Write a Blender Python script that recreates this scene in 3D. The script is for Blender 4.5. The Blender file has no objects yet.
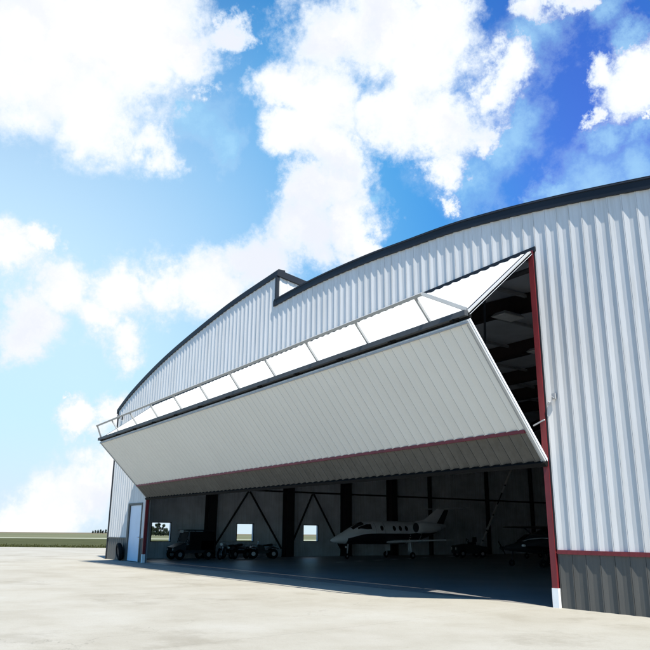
import bpy, math, random
from mathutils import Vector, Matrix, noise
random.seed(7)
S = bpy.context.scene
COL = S.collection
H = 1.6
# ------------------------------------------------------------------ camera
CR = Matrix(((0.5609003300277277, 0.2227342398239256, 0.7973583122943187),
             (0.8278414437763821, -0.16058638863253036, -0.5374854005014438),
             (0.008328489720326697, 0.9615619949831732, -0.2744615930562207)))
cam = bpy.data.cameras.new('camera')
camo = bpy.data.objects.new('camera', cam)
COL.objects.link(camo)
camo.matrix_world = Matrix.Translation((0, 0, H)) @ CR.to_4x4()
cam.sensor_width = 36; cam.lens = 36 * 725 / 650
cam.clip_start = 0.1; cam.clip_end = 12000
S.camera = camo
# ------------------------------------------------------------------ colour management
S.view_settings.view_transform = 'Standard'
S.view_settings.look = 'None'
S.view_settings.gamma = 1
S.view_settings.use_curve_mapping = False
S.view_settings.exposure = 0.95
# ------------------------------------------------------------------ sun
SUN = Vector((0.62, -0.14, 1.0)).normalized()
sl = bpy.data.lights.new('sun', 'SUN')
sl.energy = 4.9; sl.angle = math.radians(0.5); sl.color = (1.0, 0.955, 0.88)
so = bpy.data.objects.new('sun', sl); COL.objects.link(so)
so.rotation_euler = SUN.to_track_quat('Z', 'Y').to_euler()
so.location = (20, -10, 40)
# ------------------------------------------------------------------ world
W = bpy.data.worlds.new('World'); S.world = W; W.use_nodes = True
nt = W.node_tree; nt.nodes.clear()
N = nt.nodes.new; L = nt.links.new
def setin(n, i, v):
    if isinstance(v, bpy.types.NodeSocket): L(v, n.inputs[i])
    elif v is not None: n.inputs[i].default_value = v
def wm(op, a, b=None, c=None, clamp=False):
    n = N('ShaderNodeMath'); n.operation = op; n.use_clamp = clamp
    setin(n, 0, a); setin(n, 1, b)
    if c is not None: setin(n, 2, c)
    return n.outputs[0]
def wv(op, a, b=None, out=0):
    n = N('ShaderNodeVectorMath'); n.operation = op
    setin(n, 0, a)
    if b is not None:
        setin(n, 'Scale' if op == 'SCALE' else 1, b)
    return n.outputs['Value' if op in ('DISTANCE', 'DOT_PRODUCT', 'LENGTH') else 0]
def wmix(f, a, b):
    n = N('ShaderNodeMix'); n.data_type = 'RGBA'
    setin(n, 0, f); setin(n, 6, a); setin(n, 7, b)
    return n.outputs[2]
def wnoise(vec, scale, detail=6, rough=0.55, dist=0.0):
    n = N('ShaderNodeTexNoise'); setin(n, 'Vector', vec)
    n.inputs['Scale'].default_value = scale; n.inputs['Detail'].default_value = detail
    n.inputs['Roughness'].default_value = rough; n.inputs['Distortion'].default_value = dist
    return n
def smooth(x, a, b):
    n = N('ShaderNodeMapRange'); n.interpolation_type = 'SMOOTHSTEP'
    setin(n, 0, x); n.inputs[1].default_value = a; n.inputs[2].default_value = b
    return n.outputs[0]
sky = N('ShaderNodeTexSky'); sky.sky_type = 'NISHITA'; sky.sun_disc = False
sky.sun_elevation = math.asin(SUN.z); sky.sun_rotation = math.atan2(SUN.x, SUN.y)
sky.air_density = 1.0; sky.dust_density = 0.3; sky.ozone_density = 2.5
tc = N('ShaderNodeTexCoord'); D0 = wv('NORMALIZE', tc.outputs['Generated'])
def sky_dir(px, py):                                        # direction of a spot of the sky
    return (CR @ Vector((px - 325, 325 - py, -725))).normalized()
n1 = wnoise(D0, 5.0, 8, 0.68)
warp = wv('SCALE', wv('SUBTRACT', n1.outputs['Color'], (0.5, 0.5, 0.5)), 0.20)
Dw = wv('ADD', D0, warp)
def field(blobs, soft=1.0):
    f = None
    for (x, y, r) in blobs:
        d = wv('DISTANCE', Dw, tuple(sky_dir(x, y)))
        k = 725.0 / (725 ** 2 + (x - 325) ** 2 + (y - 325) ** 2) * (725 / math.hypot(725, math.hypot(x - 325, y - 325))) ** 0.3
        t = wm('MULTIPLY_ADD', d, -1.0 / (r * k), 1.0)
        f = t if f is None else wm('SMOOTH_MAX', f, t, 0.12)
    return f
CLOUDS = [(60, 50, 120), (130, 60, 95), (188, 45, 52), (105, 120, 66), (150, 150, 42), (20, 90, 70), (228, 22, 26), (150, 10, 80), (205, 95, 22),
          (15, 250, 42), (48, 243, 24), (20, 325, 42), (70, 300, 44), (115, 300, 42), (160, 292, 40), (210, 285, 46), (255, 262, 42), (300, 245, 46), (116, 343, 34), (90, 330, 36), (140, 362, 14),
          (320, 30, 62), (285, 90, 42), (330, 95, 62), (300, 150, 38), (340, 160, 44), (318, 205, 36), (350, 238, 42), (370, 30, 62), (420, 55, 62),
          (405, 105, 50), (450, 110, 50), (445, 160, 30), (440, 190, 16), (495, 75, 36), (480, 125, 24), (430, 10, 42), (540, 10, 34), (570, 6, 24),
          (625, 78, 42), (598, 64, 26), (648, 58, 40), (590, 100, 16), (645, 105, 12), (340, 200, 40), (372, 250, 24),
          (85, 425, 26), (110, 415, 28), (125, 440, 30), (60, 505, 50), (20, 522, 46), (95, 490, 44), (130, 470, 40), (70, 405, 7), (88, 398, 8)]
THIN = [(560, 186, 24), (600, 172, 42), (640, 165, 38), (460, 165, 40), (500, 130, 34), (515, 60, 34), (610, 125, 28), (645, 120, 26), (540, 35, 36), (600, 12, 30), (560, 178, 24), (190, 125, 40), (215, 155, 26),
        (540, 182, 14), (475, 200, 18), (372, 208, 16), (640, 30, 26)]
n2 = wnoise(D0, 9, 9, 0.66, 0.2)
n3 = wnoise(D0, 28, 6, 0.62)
rag = wm('ADD', wm('MULTIPLY', wm('SUBTRACT', n2.outputs[0], 0.5), 1.5), wm('MULTIPLY', wm('SUBTRACT', n3.outputs[0], 0.5), 0.40))
f1 = wm('ADD', field(CLOUDS), rag)
m1 = smooth(f1, -0.16, 0.42)
f2 = wm('ADD', field(THIN), rag)
m2 = wm('MULTIPLY', smooth(f2, -0.5, 0.9), 0.72)
# elsewhere in the sky (outside the photograph) the same broken cloud goes on
sepd = N('ShaderNodeSeparateXYZ'); L(D0, sepd.inputs[0])
flat = wv('SCALE', D0, wm('DIVIDE', 1.0, wm('ADD', wm('MAXIMUM', sepd.outputs[2], 0.0), 0.25)))
n4 = wnoise(flat, 1.1, 8, 0.6)
m3 = smooth(n4.outputs[0], 0.58, 0.70)
away = smooth(wv('DISTANCE', D0, tuple(sky_dir(325, 260))), 0.66, 0.85)
m3 = wm('MULTIPLY', m3, away)
mask = wm('MAXIMUM', wm('MAXIMUM', m1, m2), m3)
hs = N('ShaderNodeHueSaturation'); hs.inputs['Saturation'].default_value = 1.30; hs.inputs['Value'].default_value = 1.0
hs.inputs['Hue'].default_value = 0.505
L(sky.outputs[0], hs.inputs['Color'])
deep = smooth(wv('DISTANCE', D0, tuple(sky_dir(560, 110))), 0.34, 0.03)
tint = wmix(deep, (0.46, 1.48, 1.70, 1), (1.45, 1.30, 1.95, 1))
tm = N('ShaderNodeMix'); tm.data_type = 'RGBA'; tm.blend_type = 'MULTIPLY'; tm.inputs[0].default_value = 1.0
L(hs.outputs[0], tm.inputs[6]); L(tint, tm.inputs[7])
mid = smooth(wv('DISTANCE', D0, tuple(sky_dir(300, 190))), 0.40, 0.08)
skym = wmix(wm('MULTIPLY', mid, 0.8), tm.outputs[2], (0.7, 3.5, 7.1, 1))
# thin bright haze: thick towards the horizon and towards the left of the view
hz = smooth(wv('DISTANCE', D0, tuple(sky_dir(-60, 420))), 0.72, 0.16)
skyc = wmix(wm('MULTIPLY', hz, 0.93), skym, (5.3, 7.4, 8.8, 1))
low = smooth(sepd.outputs[2], 0.16, -0.01)
skyc = wmix(wm('MULTIPLY', low, 0.9), skyc, (5.9, 6.9, 7.8, 1))
cshade = wnoise(Dw, 7, 5, 0.5)
cc = wmix(smooth(cshade.outputs[0], 0.30, 0.55), (7.2, 7.5, 8.2, 1), (8.7, 8.7, 8.8, 1))
edge = smooth(f1, 0.02, 0.7)
cc = wmix(edge, (6.4, 7.5, 8.7, 1), cc)
thinc = wmix(smooth(wm('SUBTRACT', m2, m1), 0.0, 0.35), cc, (3.6, 6.3, 8.4, 1))
fin = wmix(mask, skyc, thinc)
bg = N('ShaderNodeBackground'); L(fin, bg.inputs[0]); bg.inputs[1].default_value = 0.063
wo = N('ShaderNodeOutputWorld'); L(bg.outputs[0], wo.inputs[0])

# ------------------------------------------------------------------ materials
def mat(name, col, rough=0.6, metal=0.0, var=0.12, vscale=1.5, spec=0.4, bump=0.0, bscale=20, col2=None, stretch=(1, 1, 1), v2=None):
    m = bpy.data.materials.new(name); m.use_nodes = True
    t = m.node_tree; b = t.nodes['Principled BSDF']
    b.inputs['Roughness'].default_value = rough; b.inputs['Metallic'].default_value = metal
    b.inputs['Specular IOR Level'].default_value = spec
    co = t.nodes.new('ShaderNodeTexCoord'); mp = t.nodes.new('ShaderNodeMapping')
    mp.inputs['Scale'].default_value = stretch
    t.links.new(co.outputs['Object'], mp.inputs[0])
    n = t.nodes.new('ShaderNodeTexNoise'); n.inputs['Scale'].default_value = vscale; n.inputs['Detail'].default_value = 8; n.inputs['Roughness'].default_value = 0.6
    t.links.new(mp.outputs[0], n.inputs['Vector'])
    r = t.nodes.new('ShaderNodeValToRGB')
    lo = [max(0, c * (1 - var)) for c in col]; hi = [min(1, c * (1 + var)) for c in col]
    if col2: hi = list(col2); lo = list(col)
    r.color_ramp.elements[0].position = 0.33; r.color_ramp.elements[1].position = 0.67
    r.color_ramp.elements[0].color = (*lo, 1); r.color_ramp.elements[1].color = (*hi, 1)
    t.links.new(n.outputs[0], r.inputs[0]); t.links.new(r.outputs[0], b.inputs['Base Color'])
    if bump:
        n2 = t.nodes.new('ShaderNodeTexNoise'); n2.inputs['Scale'].default_value = bscale; n2.inputs['Detail'].default_value = 5
        t.links.new(mp.outputs[0], n2.inputs['Vector'])
        bp = t.nodes.new('ShaderNodeBump'); bp.inputs['Strength'].default_value = bump; bp.inputs['Distance'].default_value = 0.02
        t.links.new(n2.outputs[0], bp.inputs['Height']); t.links.new(bp.outputs[0], b.inputs['Normal'])
    return m
M = {}
M['white'] = mat('white_ribbed_steel', (0.57, 0.562, 0.548), 0.42, 0, 0.05, 0.9, 0.35, 0.05, 3, stretch=(1, 1, 0.25))
M['panel'] = mat('white_door_panel', (0.60, 0.60, 0.575), 0.45, 0, 0.025, 0.5, 0.35, 0.04, 2)
M['grey'] = mat('charcoal_ribbed_steel', (0.085, 0.082, 0.074), 0.5, 0, 0.12, 1.2, 0.35, 0.05, 3, stretch=(1, 1, 0.3))
M['greyd'] = M['grey']
M['red'] = mat('dark_red_trim', (0.15, 0.016, 0.020), 0.5, 0, 0.15, 2)
M['black'] = mat('black_fascia', (0.010, 0.012, 0.016), 0.55, 0, 0.2, 0.8, 0.3)
M['beam'] = mat('grey_steel_beam', (0.06, 0.064, 0.068), 0.55, 0, 0.12, 2, 0.2)
M['tframe'] = mat('grey_truss_steel', (0.30, 0.305, 0.30), 0.5, 0, 0.08, 2)
M['rubber'] = mat('black_rubber', (0.007, 0.007, 0.007), 0.8, 0, 0.2, 4, 0.12)
M['gal'] = mat('grey_painted_steel', (0.33, 0.34, 0.35), 0.5, 0.0, 0.12, 2)
M['wframe'] = mat('white_steel_frame', (0.40, 0.405, 0.40), 0.45, 0, 0.06, 2)
M['door'] = mat('pale_door_paint', (0.62, 0.68, 0.76), 0.5, 0, 0.05, 1.2)
M['liner'] = mat('grey_wall_liner', (0.70, 0.73, 0.77), 0.7, 0, 0.18, 0.7, 0.2)
M['ceil'] = mat('grey_ceiling_liner', (0.55, 0.57, 0.60), 0.8, 0, 0.15, 0.5, 0.2)
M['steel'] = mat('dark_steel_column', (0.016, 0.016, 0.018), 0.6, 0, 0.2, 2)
def weather(m, amount):
    t = m.node_tree; b = t.nodes['Principled BSDF']; src = b.inputs['Base Color'].links[0].from_socket
    co = t.nodes.new('ShaderNodeTexCoord'); mp = t.nodes.new('ShaderNodeMapping'); mp.inputs['Scale'].default_value = (9, 9, 0.35); t.links.new(co.outputs['Object'], mp.inputs[0])
    n = t.nodes.new('ShaderNodeTexNoise'); n.inputs['Scale'].default_value = 1; n.inputs['Detail'].default_value = 6; n.inputs['Roughness'].default_value = 0.7; t.links.new(mp.outputs[0], n.inputs['Vector'])
    r = t.nodes.new('ShaderNodeValToRGB'); r.color_ramp.elements[0].position = 0.30; r.color_ramp.elements[1].position = 0.55
    d = 1 - amount; r.color_ramp.elements[0].color = (d, d * 0.99, d * 0.96, 1); r.color_ramp.elements[1].color = (1, 1, 1, 1); t.links.new(n.outputs[0], r.inputs[0])
    x = t.nodes.new('ShaderNodeMix'); x.data_type = 'RGBA'; x.blend_type = 'MULTIPLY'; x.inputs[0].default_value = 1; t.links.new(src, x.inputs[6]); t.links.new(r.outputs[0], x.inputs[7]); t.links.new(x.outputs[2], b.inputs['Base Color'])
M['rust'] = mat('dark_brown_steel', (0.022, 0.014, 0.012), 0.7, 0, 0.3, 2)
M['floor'] = mat('dark_sealed_floor', (0.185, 0.178, 0.165), 0.42, 0, 0.2, 0.35, 0.4, 0.05, 5, col2=(0.27, 0.262, 0.245))
M['jetw'] = mat('pale_aircraft_paint', (0.88, 0.89, 0.91), 0.18, 0, 0.03, 1, 0.5)
M['jetd'] = mat('dark_aircraft_paint', (0.02, 0.022, 0.03), 0.3, 0, 0.1, 1, 0.5)
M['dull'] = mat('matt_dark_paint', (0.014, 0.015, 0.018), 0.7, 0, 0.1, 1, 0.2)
M['glass'] = mat('dark_glass', (0.01, 0.012, 0.015), 0.08, 0, 0.1, 1, 0.7)
M['alu'] = mat('bright_metal', (0.6, 0.6, 0.62), 0.3, 0.8, 0.05, 2)
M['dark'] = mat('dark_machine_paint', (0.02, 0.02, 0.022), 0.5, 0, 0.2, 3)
M['white2'] = mat('white_paint', (0.8, 0.8, 0.78), 0.5, 0, 0.06, 3)
M['yel'] = mat('pale_marking_paint', (0.55, 0.52, 0.42), 0.6, 0, 0.2, 6)
M['bark'] = mat('bark', (0.08, 0.06, 0.045), 0.9)
M['leafy'] = mat('dark_foliage', (0.02, 0.03, 0.018), 0.8, 0, 0.3, 0.3, 0.1)
M['lamp'] = mat('milky_lamp_cover', (0.7, 0.7, 0.68), 0.5)

weather(M['white'], 0.16); weather(M['grey'], 0.22); weather(M['red'], 0.25); weather(M['liner'], 0.2)
# concrete apron: warm pale slab with stains, faint traces and narrow joints
def concrete():
    m = bpy.data.materials.new('pale_concrete_apron'); m.use_nodes = True
    t = m.node_tree; b = t.nodes['Principled BSDF']; b.inputs['Roughness'].default_value = 0.8; b.inputs['Specular IOR Level'].default_value = 0.25
    n_ = t.nodes.new; l = t.links.new
    co = n_('ShaderNodeTexCoord')
    def noi(s, d=8, r=0.6, st=None):
        v = co.outputs['Object']
        if st:
            mp = n_('ShaderNodeMapping'); mp.inputs['Scale'].default_value = st; mp.inputs['Rotation'].default_value = (0, 0, 0.35); l(v, mp.inputs[0]); v = mp.outputs[0]
        n = n_('ShaderNodeTexNoise'); n.inputs['Scale'].default_value = s; n.inputs['Detail'].default_value = d; n.inputs['Roughness'].default_value = r; l(v, n.inputs['Vector']); return n.outputs[0]
    def ramp(f, stops):
        r = n_('ShaderNodeValToRGB'); l(f, r.inputs[0])
        r.color_ramp.elements[0].position = stops[0][0]; r.color_ramp.elements[0].color = (*stops[0][1], 1)
        r.color_ramp.elements[1].position = stops[-1][0]; r.color_ramp.elements[1].color = (*stops[-1][1], 1)
        for p, c in stops[1:-1]:
            e = r.color_ramp.elements.new(p); e.color = (*c, 1)
        return r.outputs[0]
    def mul(a, c, f=1.0):
        x = n_('ShaderNodeMix'); x.data_type = 'RGBA'; x.blend_type = 'MULTIPLY'; x.inputs[0].default_value = f; l(a, x.inputs[6]); l(c, x.inputs[7]); return x.outputs[2]
    base = ramp(noi(0.35), [(0.32, (0.28, 0.260, 0.212)), (0.5, (0.32, 0.302, 0.254)), (0.7, (0.35, 0.335, 0.292))])
    st = ramp(noi(1.1, 9, 0.65, (1, 0.8, 1)), [(0.30, (0.90, 0.89, 0.87)), (0.45, (0.97, 0.97, 0.96)), (0.65, (1, 1, 1))])
    sp = ramp(noi(0.22, 10, 0.72), [(0.38, (0.84, 0.83, 0.81)), (0.45, (1, 1, 1)), (0.6, (1, 1, 1))])
    fine = ramp(noi(38, 4, 0.7), [(0.3, (0.90, 0.90, 0.90)), (0.7, (1.05, 1.05, 1.05))])
    c = mul(mul(mul(base, st), sp, 0.9), fine, 1.0)
    spk = ramp(noi(140, 2, 0.5), [(0.30, (0.78, 0.77, 0.75)), (0.40, (1, 1, 1)), (0.7, (1.03, 1.03, 1.03))]); c = mul(c, spk, 0.8)
    vo = n_('ShaderNodeTexVoronoi'); vo.feature = 'DISTANCE_TO_EDGE'; vo.inputs['Scale'].default_value = 0.16
    wn_ = n_('ShaderNodeTexNoise'); wn_.inputs['Scale'].default_value = 1.2; wn_.inputs['Detail'].default_value = 6; l(co.outputs['Object'], wn_.inputs['Vector'])
    va = n_('ShaderNodeVectorMath'); va.operation = 'MULTIPLY_ADD'; l(wn_.outputs['Color'], va.inputs[0]); va.inputs[1].default_value = (1.6, 1.6, 0); l(co.outputs['Object'], va.inputs[2]); l(va.outputs[0], vo.inputs['Vector'])
    ck = n_('ShaderNodeMath'); ck.operation = 'LESS_THAN'; l(vo.outputs[0], ck.inputs[0]); ck.inputs[1].default_value = 0.0011
    cm = n_('ShaderNodeMath'); cm.operation = 'GREATER_THAN'; l(noi(0.13, 2), cm.inputs[0]); cm.inputs[1].default_value = 0.50
    ckm = n_('ShaderNodeMath'); ckm.operation = 'MULTIPLY'; l(ck.outputs[0], ckm.inputs[0]); l(cm.outputs[0], ckm.inputs[1])
    ckf = n_('ShaderNodeMath'); ckf.operation = 'MULTIPLY'; l(ckm.outputs[0], ckf.inputs[0]); ckf.inputs[1].default_value = 0.45
    cx = n_('ShaderNodeMix'); cx.data_type = 'RGBA'; l(ckf.outputs[0], cx.inputs[0]); l(c, cx.inputs[6]); cx.inputs[7].default_value = (0.12, 0.11, 0.09, 1); c = cx.outputs[2]
    pit = ramp(noi(9, 10, 0.8), [(0.34, (0.86, 0.85, 0.83)), (0.46, (1, 1, 1)), (0.6, (1, 1, 1))]); c = mul(c, pit, 0.8)
    # joints every 6 m
    sx = n_('ShaderNodeSeparateXYZ')
    mp = n_('ShaderNodeMapping'); mp.inputs['Rotation'].default_value = (0, 0, math.radians(-8.9)); mp.inputs['Location'].default_value = (9.69, -16.5, 0)
    wob = n_('ShaderNodeTexNoise'); wob.inputs['Scale'].default_value = 1.5; l(co.outputs['Object'], wob.inputs['Vector'])
    l(co.outputs['Object'], mp.inputs[0]); l(mp.outputs[0], sx.inputs[0])
    def joint(o, period):
        a = n_('ShaderNodeMath'); a.operation = 'MULTIPLY_ADD'; l(wob.outputs[0], a.inputs[0]); a.inputs[1].default_value = 0.02; l(o, a.inputs[2])
        p = n_('ShaderNodeMath'); p.operation = 'PINGPONG'; l(a.outputs[0], p.inputs[0]); p.inputs[1].default_value = period / 2
        q = n_('ShaderNodeMath'); q.operation = 'LESS_THAN'; l(p.outputs[0], q.inputs[0]); q.inputs[1].default_value = 0.007
        return q.outputs[0]
    jj = n_('ShaderNodeMath'); jj.operation = 'MAXIMUM'; l(joint(sx.outputs[0], 6.2), jj.inputs[0]); l(joint(sx.outputs[1], 18.6), jj.inputs[1])
    jm = n_('ShaderNodeMath'); jm.operation = 'MULTIPLY'; l(jj.outputs[0], jm.inputs[0]); jm.inputs[1].default_value = 0.5
    x = n_('ShaderNodeMix'); x.data_type = 'RGBA'; l(jm.outputs[0], x.inputs[0]); l(c, x.inputs[6]); x.inputs[7].default_value = (0.13, 0.12, 0.10, 1)
    l(x.outputs[2], b.inputs['Base Color'])
    bp = n_('ShaderNodeBump'); bp.inputs['Strength'].default_value = 0.25; bp.inputs['Distance'].default_value = 0.01
    l(noi(60, 4, 0.7), bp.inputs['Height']); l(bp.outputs[0], b.inputs['Normal'])
    return m
M['concrete'] = concrete()
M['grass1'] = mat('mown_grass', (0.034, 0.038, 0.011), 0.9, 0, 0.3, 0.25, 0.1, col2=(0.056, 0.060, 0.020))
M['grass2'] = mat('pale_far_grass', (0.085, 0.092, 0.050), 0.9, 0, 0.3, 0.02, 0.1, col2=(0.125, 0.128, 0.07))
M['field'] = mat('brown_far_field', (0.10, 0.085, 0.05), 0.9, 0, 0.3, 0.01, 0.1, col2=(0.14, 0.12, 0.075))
M['taxi'] = mat('pale_taxiway', (0.26, 0.27, 0.20), 0.9, 0, 0.1, 0.1, 0.1)

# ------------------------------------------------------------------ helpers
class MB:
    def __init__(s): s.v = []; s.f = []; s.sm = False
    def quad(s, a, b, c, d):
        n = len(s.v); s.v += [tuple(a), tuple(b), tuple(c), tuple(d)]; s.f.append((n, n + 1, n + 2, n + 3)); return s
    def poly(s, pts):
        n = len(s.v); s.v += [tuple(p) for p in pts]; s.f.append(tuple(range(n, n + len(pts)))); return s
    def box(s, x0, y0, z0, x1, y1, z1):
        n = len(s.v)
        s.v += [(x0, y0, z0), (x1, y0, z0), (x1, y1, z0), (x0, y1, z0), (x0, y0, z1), (x1, y0, z1), (x1, y1, z1), (x0, y1, z1)]
        s.f += [tuple(n + i for i in q) for q in ((0, 3, 2, 1), (4, 5, 6, 7), (0, 1, 5, 4), (1, 2, 6, 5), (2, 3, 7, 6), (3, 0, 4, 7))]
        return s
    def bar(s, a, b, w, h, up=(0, 0, 1)):
        a = Vector(a); b = Vector(b); d = (b - a).normalized(); up = Vector(up)
        x = d.cross(up)
        if x.length < 1e-3: x = d.cross(Vector((1, 0, 0)))
        x.normalize(); u = x.cross(d).normalized()
        n = len(s.v)
        for p in (a, b):
            for sx, su in ((-1, -1), (1, -1), (1, 1), (-1, 1)): s.v.append(tuple(p + x * sx * w / 2 + u * su * h / 2))
        s.f += [(n, n + 3, n + 2, n + 1), (n + 4, n + 5, n + 6, n + 7)] + [(n + i, n + (i + 1) % 4, n + 4 + (i + 1) % 4, n + 4 + i) for i in range(4)]
        return s
    def tube(s, pts, r, k=10, caps=True):
        pts = [Vector(p) for p in pts]; rs = r if isinstance(r, (list, tuple)) else [r] * len(pts)
        n0 = len(s.v); px = None
        for i, p in enumerate(pts):
            d = (pts[min(i + 1, len(pts) - 1)] - pts[max(i - 1, 0)]).normalized()
            if px is None:
                px = d.cross(Vector((0, 0, 1)))
                if px.length < 1e-3: px = d.cross(Vector((1, 0, 0)))
            px = (px - d * px.dot(d)).normalized(); pu = d.cross(px)
            for j in range(k):
                a = 2 * math.pi * j / k; s.v.append(tuple(p + (px * math.cos(a) + pu * math.sin(a)) * rs[i]))
        for i in range(len(pts) - 1):
            for j in range(k):
                s.f.append((n0 + i * k + j, n0 + i * k + (j + 1) % k, n0 + (i + 1) * k + (j + 1) % k, n0 + (i + 1) * k + j))
        if caps:
            s.f.append(tuple(n0 + j for j in reversed(range(k)))); s.f.append(tuple(n0 + (len(pts) - 1) * k + j for j in range(k)))
        return s
    def loft(s, rings, caps=True):
        n0 = len(s.v); k = len(rings[0])
        for r in rings: s.v += [tuple(p) for p in r]
        for i in range(len(rings) - 1):
            for j in range(k):
                s.f.append((n0 + i * k + j, n0 + i * k + (j + 1) % k, n0 + (i + 1) * k + (j + 1) % k, n0 + (i + 1) * k + j))
        if caps:
            s.f.append(tuple(n0 + j for j in reversed(range(k)))); s.f.append(tuple(n0 + (len(rings) - 1) * k + j for j in range(k)))
        return s
    def torus(s, c, axis, R, r, k=20, q=10):
        c = Vector(c); ax = Vector(axis).normalized(); u = ax.orthogonal().normalized(); w = ax.cross(u)
        n0 = len(s.v)
        for i in range(k):
            a = 2 * math.pi * i / k; rd = u * math.cos(a) + w * math.sin(a)
            for j in range(q):
                b = 2 * math.pi * j / q; s.v.append(tuple(c + rd * (R + r * math.cos(b)) + ax * r * math.sin(b)))
        for i in range(k):
            for j in range(q):
                s.f.append((n0 + i * q + j, n0 + ((i + 1) % k) * q + j, n0 + ((i + 1) % k) * q + (j + 1) % q, n0 + i * q + (j + 1) % q))
        return s
    def build(s, name, m, parent=None, smooth=False, bevel=0, fix=True):
        me = bpy.data.meshes.new(name)
        me.from_pydata(s.v, [], s.f)
        if fix:
            import bmesh
            bm = bmesh.new(); bm.from_mesh(me); bmesh.ops.recalc_face_normals(bm, faces=bm.faces); bm.to_mesh(me); bm.free()
        me.materials.append(m)
        o = bpy.data.objects.new(name, me); COL.objects.link(o)
        if parent: 
            o.parent = parent
            o.matrix_parent_inverse = Matrix.Identity(4)
        if smooth:
            for p in me.polygons: p.use_smooth = True
            me.set_sharp_from_angle(angle=math.radians(40))
        if bevel:
            b = o.modifiers.new('bevel', 'BEVEL'); b.width = bevel; b.segments = 2; b.limit_method = 'ANGLE'
        return o
def tag(o, label=None, cat=None, group=None, kind=None):
    if label: o['label'] = label
    if cat: o['category'] = cat
    if group: o['group'] = group
    if kind: o['kind'] = kind
    return o
def empty(name, label, cat, loc=(0, 0, 0), rz=0, group=None):
    o = bpy.data.objects.new(name, None); COL.objects.link(o); o.location = loc; o.rotation_euler = (0, 0, rz)
    o.empty_display_size = 0.3
    return tag(o, label, cat, group)
def copy_tree(o, parent=None):
    c = o.copy(); COL.objects.link(c)
    if parent: c.parent = parent
    for ch in [x for x in bpy.data.objects if x.parent == o]: copy_tree(ch, c)
    return c

# ------------------------------------------------------------------ ground
U = Vector((0.5592, 0.8290, 0)); V = Vector((-0.8290, 0.5592, 0))
def strip(name, v0, v1, m, z0=0.0, z1=0.0, nu=1, half=3500, label=None):
    b = MB(); b.quad(U * -half + V * v0 + Vector((0, 0, z0)), U * half + V * v0 + Vector((0, 0, z0)), U * half + V * v1 + Vector((0, 0, z1)), U * -half + V * v1 + Vector((0, 0, z1)))
    o = b.build(name, m, fix=False); tag(o, kind='structure'); return o
strip('concrete_apron', -400, 70.4, M['concrete'])
strip('grass_field', 70.4, 142, M['grass1'])
strip('taxiway', 142, 156, M['taxi'])
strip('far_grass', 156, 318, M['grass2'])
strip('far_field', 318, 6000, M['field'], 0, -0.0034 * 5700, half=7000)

# ------------------------------------------------------------------ hangar
D = 14.194
XL, XR, XC = -43.4, -5.6, -24.6
OL, OR_, OT = -37.5, -11.4, 8.62
YB = 56.0
def hz_(x): return OT - 0.50 * (OR_ - x) / (OR_ - OL)      # the header rises slightly to the right
def interp(pts, x):
    if x <= pts[0][0]: return pts[0][1]
    for i in range(len(pts) - 1):
        if x <= pts[i + 1][0]:
            p1 = pts[i]; p2 = pts[i + 1]; p0 = pts[max(i - 1, 0)]; p3 = pts[min(i + 2, len(pts) - 1)]
            t = (x - p1[0]) / (p2[0] - p1[0]); h = p2[0] - p1[0]
            m1 = (p2[1] - p0[1]) / (p2[0] - p0[0]); m2 = (p3[1] - p1[1]) / (p3[0] - p1[0])
            return (2 * t ** 3 - 3 * t ** 2 + 1) * p1[1] + (t ** 3 - 2 * t ** 2 + t) * h * m1 + (-2 * t ** 3 + 3 * t ** 2) * p2[1] + (t ** 3 - t ** 2) * h * m2
    return pts[-1][1]
LA = [(-43.7, 8.68), (-43.24, 8.87), (-41.5, 9.48), (-38.4, 10.27), (-35.4, 10.86), (-31.3, 11.46), (-28.5, 11.79), (-24.4, 12.06)]
RA = [(-24.75, 10.76), (-22.3, 10.83), (-20.2, 10.80), (-18.2, 10.71), (-16.6, 10.58), (-14.3, 10.38), (-12.4, 10.11), (-10.7, 9.81), (-9.3, 9.53), (-8.04, 9.26), (-5.4, 8.70)]
def zl(x): return interp(LA, x)
def zr(x): return interp(RA, x)
def zw(x): return (zl(x) if x < XC else zr(x)) - 0.16
PIT = 0.362; RD = 0.027
PRF = [(0.0, 0), (0.168, 0), (0.178, 1), (0.198, 1), (0.200, 0.62), (0.212, 0.62), (0.214, 0.96), (0.325, 0)]
def prof(u0, u1):
    out = []
    k = math.floor(u0 / PIT) - 1
    while k * PIT < u1:
        for (a, d) in PRF: out.append((k * PIT + a, d * RD))
        k += 1
    def dep(u):
        for i in range(len(out) - 1):
            if out[i][0] <= u <= out[i + 1][0]:
                t = (u - out[i][0]) / max(1e-9, out[i + 1][0] - out[i][0]); return out[i][1] * (1 - t) + out[i + 1][1] * t
        return 0
    res = [(u0, dep(u0))] + [p for p in out if u0 + 1e-4 < p[0] < u1 - 1e-4] + [(u1, dep(u1))]
    return res
def ribbed(mb, u0, u1, bot, top, fn):
    p = prof(u0, u1)
    for (a, da), (b, db) in zip(p[:-1], p[1:]):
        mb.quad(fn(a, bot(a), da), fn(b, bot(b), db), fn(b, top(b), db), fn(a, top(a), da))
facade = lambda u, v, d: (u, D - d, v)
hangar = empty('hangar', 'white ribbed steel aircraft hangar with arched black edged roof, red trim and charcoal base', 'hangar', (XC, D, 0))
OFF = Vector((XC, D, 0))
def hb(mb, name, m, parent=hangar, **k):                     # children of the hangar are modelled in hangar space
    mb.v = [(x - OFF.x, y - OFF.y, z - OFF.z) for x, y, z in mb.v]
    return mb.build(name, m, parent, **k)
wm_ = MB()
WT = 1.22
ribbed(wm_, XL, -40.25, lambda u: WT, zw, facade)
ribbed(wm_, -40.25, -38.12, lambda u: 3.02, zw, facade)
ribbed(wm_, -38.12, -37.62, lambda u: WT, zw, facade)
ribbed(wm_, -37.62, XC, hz_, zw, facade)
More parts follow.
